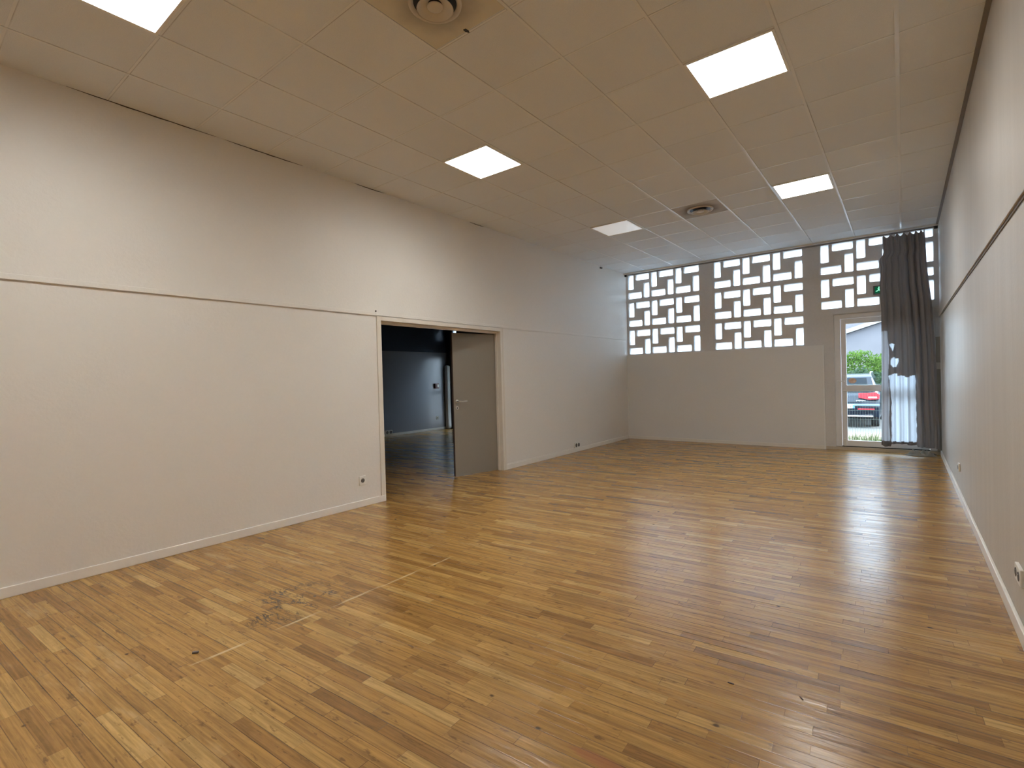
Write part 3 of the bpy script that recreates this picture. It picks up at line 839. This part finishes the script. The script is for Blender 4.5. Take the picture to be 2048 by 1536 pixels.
for j in range(NV):
    for i in range(NU):
        q = (grid[j][i], grid[j][i+1], grid[j+1][i+1], grid[j+1][i])
        c = (q[0]+q[1]+q[2]+q[3])/4
        jx = c.x + 0.004*math.sin(37*c.z) ; jz = c.z + 0.006*math.sin(60*c.x)
        if inside(PATCH, jx, jz) or any(inside(tp, jx, jz) for tp in TEARS): k = 'bare_lining'
        elif c.z < 0.205 and c.x < 0.15 : k = 'hem'
        elif c.x < -0.188 + 0.008*math.sin(9*c.z) and c.z < 1.95: k = 'faded_edge'
        else: k = 'fabric'
        groups[k].append((j, i))
for k, m in (('fabric', M_curtain), ('bare_lining', M_lining), ('faded_edge', M_thin), ('hem', M_hem)):
    b = MB(); cache = {}
    def V(j, i):
        if (j, i) not in cache: cache[(j, i)] = b.bm.verts.new(grid[j][i])
        return cache[(j, i)]
    for j, i in groups[k]:
        b.bm.faces.new((V(j, i), V(j, i+1), V(j+1, i+1), V(j+1, i)))
    o = b.build(k, m, cur, True, recalc=False)
    part_label(o, {'fabric': 'dark grey blackout cloth', 'bare_lining': 'bare pale lining glowing with daylight', 'faded_edge': 'faded light grey edge', 'hem': 'dark bottom hem'}[k])
for u in hooks:
    p = curtain_point(min(max(u, 0.01), 0.99), 0.0)
    b = MB(); b.tube([(p.x, CY+0.02, p.z-0.02), (p.x, YB-0.06, 3.470), (p.x, YB-0.06, 3.478)], 0.004, 6)
    b.build('hook', M_black, cur)

# cloth fallen on the floor below the curtain
b = MB(); n = 26; cache = []
for j in range(15):
    row = []
    for i in range(n+1):
        u, v = i/n, j/14
        x = 0.005 + 0.36*u + 0.02*math.sin(9*v); y = 9.965 - 0.10*(1-v)*(0.6+0.4*math.sin(PI*u)) + 0.10*v
        env = max(0.0, 1-abs(2*v-1)**2)*min(1, 4*u)*min(1, 5*(1-u)+0.3)
        z = 0.004 + 0.085*env*(0.65+0.35*math.sin(17*u+5*v)) + 0.012*env*math.sin(40*u-9*v)
        row.append(b.bm.verts.new((x, y, max(0.003, z))))
    cache.append(row)
for r0, r1_ in zip(cache, cache[1:]):
    for i in range(n): b.bm.faces.new((r0[i], r0[i+1], r1_[i+1], r1_[i]))
tag(b.build('fallen_cloth', M_rag, smooth=True), 'crumpled grey cloth on the floor under the curtain', 'cloth')

# ------------------------------------------------------------------ bits lying on the floor
M_bit = plain('dark_wood_chip', (0.05, 0.032, 0.02), 0.6)
def chip(name, label, cat, x, y, l, w, h, a, m=M_bit):
    b = MB()
    b.obox(Matrix.Translation((x, y, h/2+0.0005)) @ Matrix.Rotation(a, 4, 'Z'), l, w, h, min(w, h)*0.35)
    return tag(b.build(name, m), label, cat)
chip('pebble', 'small grey brown pebble on the floor beside pale scratch', 'pebble', -2.87, 1.01, 0.030, 0.014, 0.010, 0.9, plain('grey_pebble', (0.11, 0.085, 0.07), 0.5))
chip('splinter', 'short dark splinter on the floor in mid foreground', 'splinter', -0.615, 2.29, 0.026, 0.006, 0.004, 0.0)
chip('splinter', 'thin dark splinter lying in the pale door reflection', 'splinter', -0.354, 2.35, 0.024, 0.004, 0.004, -0.9)

# ------------------------------------------------------------------ outdoors
def ground_mat():
    N = NT('dry_sandy_ground')
    x, y, z = N.pos(); v = N.vec(x, y, 0.0)
    n1 = N.noise(v, 2.2, 5, 0.65); n2 = N.noise(v, 26, 4)
    c = N.ramp(n1, [(0.3, (0.10, 0.058, 0.034)), (0.45, (0.175, 0.118, 0.074)), (0.65, (0.215, 0.158, 0.108))])
    c = N.mix(N.smooth(n2, 0.55, 0.75, 0.0, 0.5), c, (0.065, 0.052, 0.03))
    c = N.mix(N.smooth(y, 14.5, 16.5, 0.0, 0.9), c, (0.042, 0.042, 0.041))
    return N.surface(N.principled(Base_Color=c, Roughness=0.95).outputs[0])
b = MB()
gpts = [(YB+0.22, -0.10), (13.0, -0.20), (18.0, -0.38), (40.0, -0.45), (90.0, -0.45)]
for (ya, za), (yb, zb) in zip(gpts, gpts[1:]):
    b.face([(-40, ya, za), (30, ya, za), (30, yb, zb), (-40, yb, zb)])
struct(b.build('ground', ground_mat()), 'sandy ground and car park outside')
def gz(y):
    for (ya, za), (yb, zb) in zip(gpts, gpts[1:]):
        if ya <= y <= yb: return za + (zb-za)*(y-ya)/(yb-ya)
    return -0.45

# grass along the fence
M_grass = plain('dry_green_grass', (0.055, 0.078, 0.022), 0.7)
rg = random.Random(3)
b = MB()
for k in range(2600):
    x = rg.uniform(-3.2, 1.2); y = min(13.6, max(12.8, rg.gauss(13.3, 0.18)))
    h = rg.uniform(0.06, 0.26)*max(0.25, 1-abs(y-13.3)/0.8); w = rg.uniform(0.003, 0.007); a = rg.uniform(0, PI)
    z = gz(y); lx, lyy = rg.uniform(-0.08, 0.08), rg.uniform(-0.08, 0.08)
    dx, dy = w*math.cos(a), w*math.sin(a)
    b.face([(x-dx, y-dy, z), (x+dx, y+dy, z), (x+lx*0.5+dx*0.6, y+lyy*0.5+dy*0.6, z+h*0.6), (x+lx*0.5-dx*0.6, y+lyy*0.5-dy*0.6, z+h*0.6)])
    b.face([(x+lx*0.5-dx*0.6, y+lyy*0.5-dy*0.6, z+h*0.6), (x+lx*0.5+dx*0.6, y+lyy*0.5+dy*0.6, z+h*0.6), (x+lx, y+lyy, z+h)])
tag(b.build('grass', M_grass), 'tufts of dry grass along foot of the wire fence', 'grass', kind='stuff')

# wire fence
t = thing('wire_fence', 'thin green wire fence between ground and parked car', 'fence', (-1.0, 14.0, gz(14.0)))
M_wire = plain('grey_green_wire', (0.05, 0.07, 0.06), 0.6, 0.0)
b = MB()
z0 = gz(14.0)
for k in range(91):
    x = -3.2 + k*0.05
    b.box(x-0.0016, x+0.0016, 13.998, 14.002, z0+0.03, z0+1.25)
for k in range(7):
    zz = z0+0.05+k*0.2
    b.box(-3.2, 1.3, 13.996, 14.000, zz-0.0025, zz+0.0025)
b.build('mesh_panel', M_wire, t)
for x in (-3.2, 1.3):
    b = MB(); b.box(x-0.03, x+0.03, 13.98, 14.04, z0-0.02, z0+1.32, 0.004); b.build('post', M_wire, t)

# parked car, seen from behind
M_car = plain('dark_blue_car_paint', (0.006, 0.010, 0.018), 0.22, 0.0, Specular_IOR_Level=0.30)
M_cglass = plain('tinted_car_glass', (0.004, 0.007, 0.010), 0.08, 0.0, Specular_IOR_Level=0.12)
M_red = plain('red_lamp_lens', (0.30, 0.013, 0.022), 0.2)
M_chrome = plain('bright_trim', (0.75, 0.77, 0.80), 0.2, 0.8)
M_tyre = plain('black_tyre', (0.015, 0.015, 0.016), 0.8)
CX, CYR, CZ = -1.42, 18.0, gz(18.0)
car = thing('car', 'dark blue parked car seen from behind through the glazed door', 'car', (CX, CYR, CZ))
prof = [(0.03, 0.32), (-0.02, 0.45), (-0.06, 0.62), (-0.05, 0.78), (0.03, 0.96), (0.10, 1.02), (0.40, 1.50), (0.55, 1.575), (1.4, 1.60), (2.3, 1.55), (3.05, 1.10), (4.1, 0.98), (4.35, 0.80), (4.38, 0.40), (4.2, 0.25), (0.2, 0.25)]
def wid(z): 
    if z < 1.0: return 0.86 - 0.06*max(0, 0.5-z)
    return 0.86 - (z-1.0)*0.36
b = MB(); rows = []
for y_, z_ in prof:
    w = wid(z_); e = 0.10 if y_ < 0.12 else 0.0
    row = [b.bm.verts.new((CX+sx*w*f, CYR+y_+e*abs(f)**6*0.9, CZ+z_)) for sx, f in ((-1, 1.0), (-1, 0.9), (-1, 0.5), (1, 0.0), (1, 0.5), (1, 0.9), (1, 1.0))]
    rows.append(row)
n = len(rows)
for i in range(n):
    r0, r1_ = rows[i], rows[(i+1) % n]
    for k in range(6): b.bm.faces.new((r0[k], r0[k+1], r1_[k+1], r1_[k]))
for side in (0, 6):
    b.bm.faces.new([r[side] for r in rows])
bd = b.build('body', M_car, car)
mod = bd.modifiers.new('soft', 'BEVEL'); mod.width = 0.03; mod.segments = 2; mod.limit_method = 'ANGLE'; mod.angle_limit = 0.5
b = MB(); b.face([(CX-0.60, CYR+0.125, CZ+1.06), (CX+0.60, CYR+0.125, CZ+1.06), (CX+0.54, CYR+0.375, CZ+1.475), (CX-0.54, CYR+0.375, CZ+1.475)])
for v in b.bm.verts: v.co.y -= 0.012
b.build('rear_window', M_cglass, car)
for s in (-1, 1):
    b = MB(); b.face([(CX+s*0.79, CYR+0.55, CZ+1.10), (CX+s*0.79, CYR+2.6, CZ+1.12), (CX+s*0.68, CYR+2.2, CZ+1.45), (CX+s*0.68, CYR+0.75, CZ+1.45)])
    for v in b.bm.verts: v.co.x += s*0.03
    b.build('side_window', M_cglass, car)
    b = MB(); b.prism([(CX+s*0.36, CZ+0.90), (CX+s*0.62, CZ+0.84), (CX+s*0.855, CZ+0.86), (CX+s*0.865, CZ+0.98), (CX+s*0.78, CZ+1.05), (CX+s*0.36, CZ+1.03)], CYR-0.055, CYR+0.18)
    tl = b.build('tail_light', M_red, car)
    b = MB(); b.box(min(CX+s*0.60, CX+s*0.80), max(CX+s*0.60, CX+s*0.80), CYR-0.062, CYR-0.05, CZ+0.89, CZ+0.925, 0.003); part_label(b.build('reversing_lamp', plain('white_lens', (0.8, 0.78, 0.78), 0.2), tl), 'white lens')
    b = MB(); b.box(min(CX+s*0.34, CX+s*0.74), max(CX+s*0.34, CX+s*0.74), CYR-0.085, CYR-0.03, CZ+0.545, CZ+0.585, 0.004); part_label(b.build('reflector', M_red, car), 'red bumper reflector')
    b = MB(); b.prism([(CX+s*0.56, CZ+1.19), (CX+s*0.72, CZ+1.13), (CX+s*0.66, CZ+1.22), (CX+s*0.60, CZ+1.27)], CYR+0.10, CYR+0.22); b.build('upper_lamp', M_red, car)
    b = MB(); b.tube([(CX+s*0.62, CYR+0.75, CZ+1.585), (CX+s*0.62, CYR+0.95, CZ+1.64), (CX+s*0.62, CYR+2.1, CZ+1.64), (CX+s*0.62, CYR+2.3, CZ+1.57)], 0.018, 8); b.build('roof_rail', M_chrome, car)
    for yy in (0.85, 3.45):
        b = MB(); Mw = Matrix.Translation((CX+s*0.62, CYR+yy, CZ+0.34)) @ Matrix.Rotation(s*PI/2, 4, 'Y')
        b.lathe([(0.0, 0.0), (0.33, 0.0), (0.34, 0.03), (0.34, 0.18), (0.32, 0.21), (0.22, 0.20), (0.0, 0.19)], Mw, 28); b.build('wheel', M_tyre, car, True)
b = MB(); b.box(CX-0.86, CX+0.86, CYR-0.085, CYR-0.03, CZ+0.66, CZ+0.72, 0.01); b.build('bumper_step', plain('painted_blue_reflection', (0.16, 0.24, 0.33), 0.2, 0.3), car)  # pale blue reflection across the dark bumper, painted as a colour
b = MB(); b.box(CX-0.70, CX+0.70, CYR-0.03, CYR+0.04, CZ+0.335, CZ+0.375, 0.01); b.build('lower_trim', M_chrome, car)
b = MB(); b.box(CX-0.26, CX+0.26, CYR-0.098, CYR-0.07, CZ+0.59, CZ+0.70, 0.004)
pl = part_label(b.build('number_plate', plain('white_plate', (0.78, 0.78, 0.76), 0.4), car), 'white number plate')
M_plblue = plain('plate_blue', (0.05, 0.16, 0.55), 0.4)
for x0 in (CX-0.26, CX+0.215):
    b = MB(); b.box(x0, x0+0.045, CYR-0.0995, CYR-0.097, CZ+0.592, CZ+0.698)
    part_label(b.build('blue_band', M_plblue, pl), 'blue end band')
b = MB(); b.box(CX+0.16, CX+0.176, CYR-0.0995, CYR-0.097, CZ+0.61, CZ+0.68); b.box(CX+0.145, CX+0.165, CYR-0.0995, CYR-0.097, CZ+0.665, CZ+0.675)
b.build('plate_digit', M_black, pl)
b = MB()
for k in range(7): b.box(CX+0.30+k*0.034, CX+0.322+k*0.034, CYR-0.064, CYR-0.045, CZ+0.80+0.006*(k % 2), CZ+0.825)
part_label(b.build('badge_lettering', M_chrome, car), 'small chrome badge lettering')

# hedge and house behind
def leafy(mb, rng, n, cx, cy, cz, rx, ry, rz, s):
    for _ in range(n):
        while True:
            p = Vector((rng.uniform(-1, 1), rng.uniform(-1, 1), rng.uniform(-1, 1)))
            if 0.45 < p.length < 1: break
        c = Vector((cx+p.x*rx, cy+p.y*ry, cz+p.z*rz))
        a = Vector((rng.gauss(0, 1), rng.gauss(0, 1), rng.gauss(0, 1))).normalized()*s*rng.uniform(0.6, 1.3)
        e = a.orthogonal().normalized()*s*0.45
        mb.face([c-a, c+e, c+a, c-e])
rg = random.Random(11)
M_leafg = NT('hedge_leaf_bright'); 
def leaf_mat(name, c1, c2):
    N = NT(name)
    r = N.n('ShaderNodeObjectInfo').outputs['Random']
    w = N.noise(N.n('ShaderNodeNewGeometry').outputs['Position'], 3.0, 3)
    c = N.mix(N.smooth(w, 0.35, 0.65), c1, c2)
    d = N.n('ShaderNodeBsdfDiffuse', {0: c}); t = N.n('ShaderNodeBsdfTranslucent', {0: c})
    return N.surface(N.n('ShaderNodeMixShader', {0: 0.4, 1: d.outputs[0], 2: t.outputs[0]}).outputs[0])
M_hb = leaf_mat('bright_hedge_leaf', (0.034, 0.072, 0.013), (0.066, 0.112, 0.024))
M_hd = leaf_mat('dull_hedge_leaf', (0.018, 0.037, 0.019), (0.042, 0.066, 0.038))
M_bark = plain('bark', (0.12, 0.08, 0.05), 0.9)
for nm, lab, m, pars in (('shrub', 'bright green shrub with the higher rounded top against the grey house', M_hb, [(-1.45, 25.2, 1.35, 0.95, 0.5, 0.80)]),
                         ('shrub', 'bright green shrub beside the curtain edge against the grey house', M_hb, [(-0.30, 26.5, 1.35, 0.85, 0.5, 0.78)]),
                         ('hedge', 'dull green hedge growing behind the parked car', M_hd, [(-2.3, 24.0, 0.45, 0.9, 0.45, 0.85), (-1.3, 24.1, 0.5, 0.9, 0.45, 0.9), (-0.35, 24.0, 0.45, 0.9, 0.45, 0.85), (0.6, 24.0, 0.4, 0.8, 0.45, 0.85)])):
    t = thing(nm, lab, nm, (pars[0][0], pars[0][1], gz(24.5)))
    b = MB()
    for p in pars: leafy(b, rg, 1700, *p, 0.075)
    b.build('foliage', m, t, recalc=False)
    for p in pars:
        b = MB(); b.tube([(p[0], p[1], gz(24.5)-0.02), (p[0]+0.05, p[1], p[2])], [0.05, 0.02], 8)
        b.build('stem', M_bark, t)

hs = thing('outside_house', 'grey rendered house gable with white sloping roof edge outside', 'house', (-1.0, 36.0, -0.45))
M_rend = paint('lavender_grey_render', (0.080, 0.074, 0.080), 0.8, 0.10, 6, 0.0, 0.25)
M_rend2 = paint('pale_grey_render', (0.088, 0.080, 0.086), 0.8, 0.06, 6, 0.0, 0.12)
b = MB(); HY = 34.0
gl = [(-5.5, -0.45), (12.0, -0.45), (12.0, 5.0), (5.0, 5.74), (-0.9, 3.86), (-2.5, 3.35), (-5.5, 2.39)]
b.prism(gl, HY, HY+9); b.build('wall', M_rend, hs)
b = MB(); b.prism([(-5.8, 2.32), (5.0, 5.76), (5.0, 5.98), (-5.8, 2.54)], HY-0.25, HY+9.2); b.build('roof_edge', plain('pale_fascia', (0.19, 0.19, 0.19), 0.5), hs)
b = MB(); b.prism([(-5.6, 2.3), (12.0, 2.3), (12.0, 9.2), (-5.6, 9.2)], HY+1.0, HY+9.0)  # grey wall raised above the gable to keep low sky off the floor
part_label(b.build('taller_wall', M_rend2, hs), 'pale grey wall behind the gable, height added to block low sky')

# unseen pale wall added outside the next room's door to reflect light in
b = MB(); b.box(-13.0, -4.6, 14.0, 14.25, -0.40, 2.9, 0.01)
struct(b.build('wall_reflector', paint('pale_reflector_render', (0.84, 0.84, 0.84), 0.8, 0.05, 8, 0.0, 0.1)), 'unseen pale reflector wall added outside the next room')
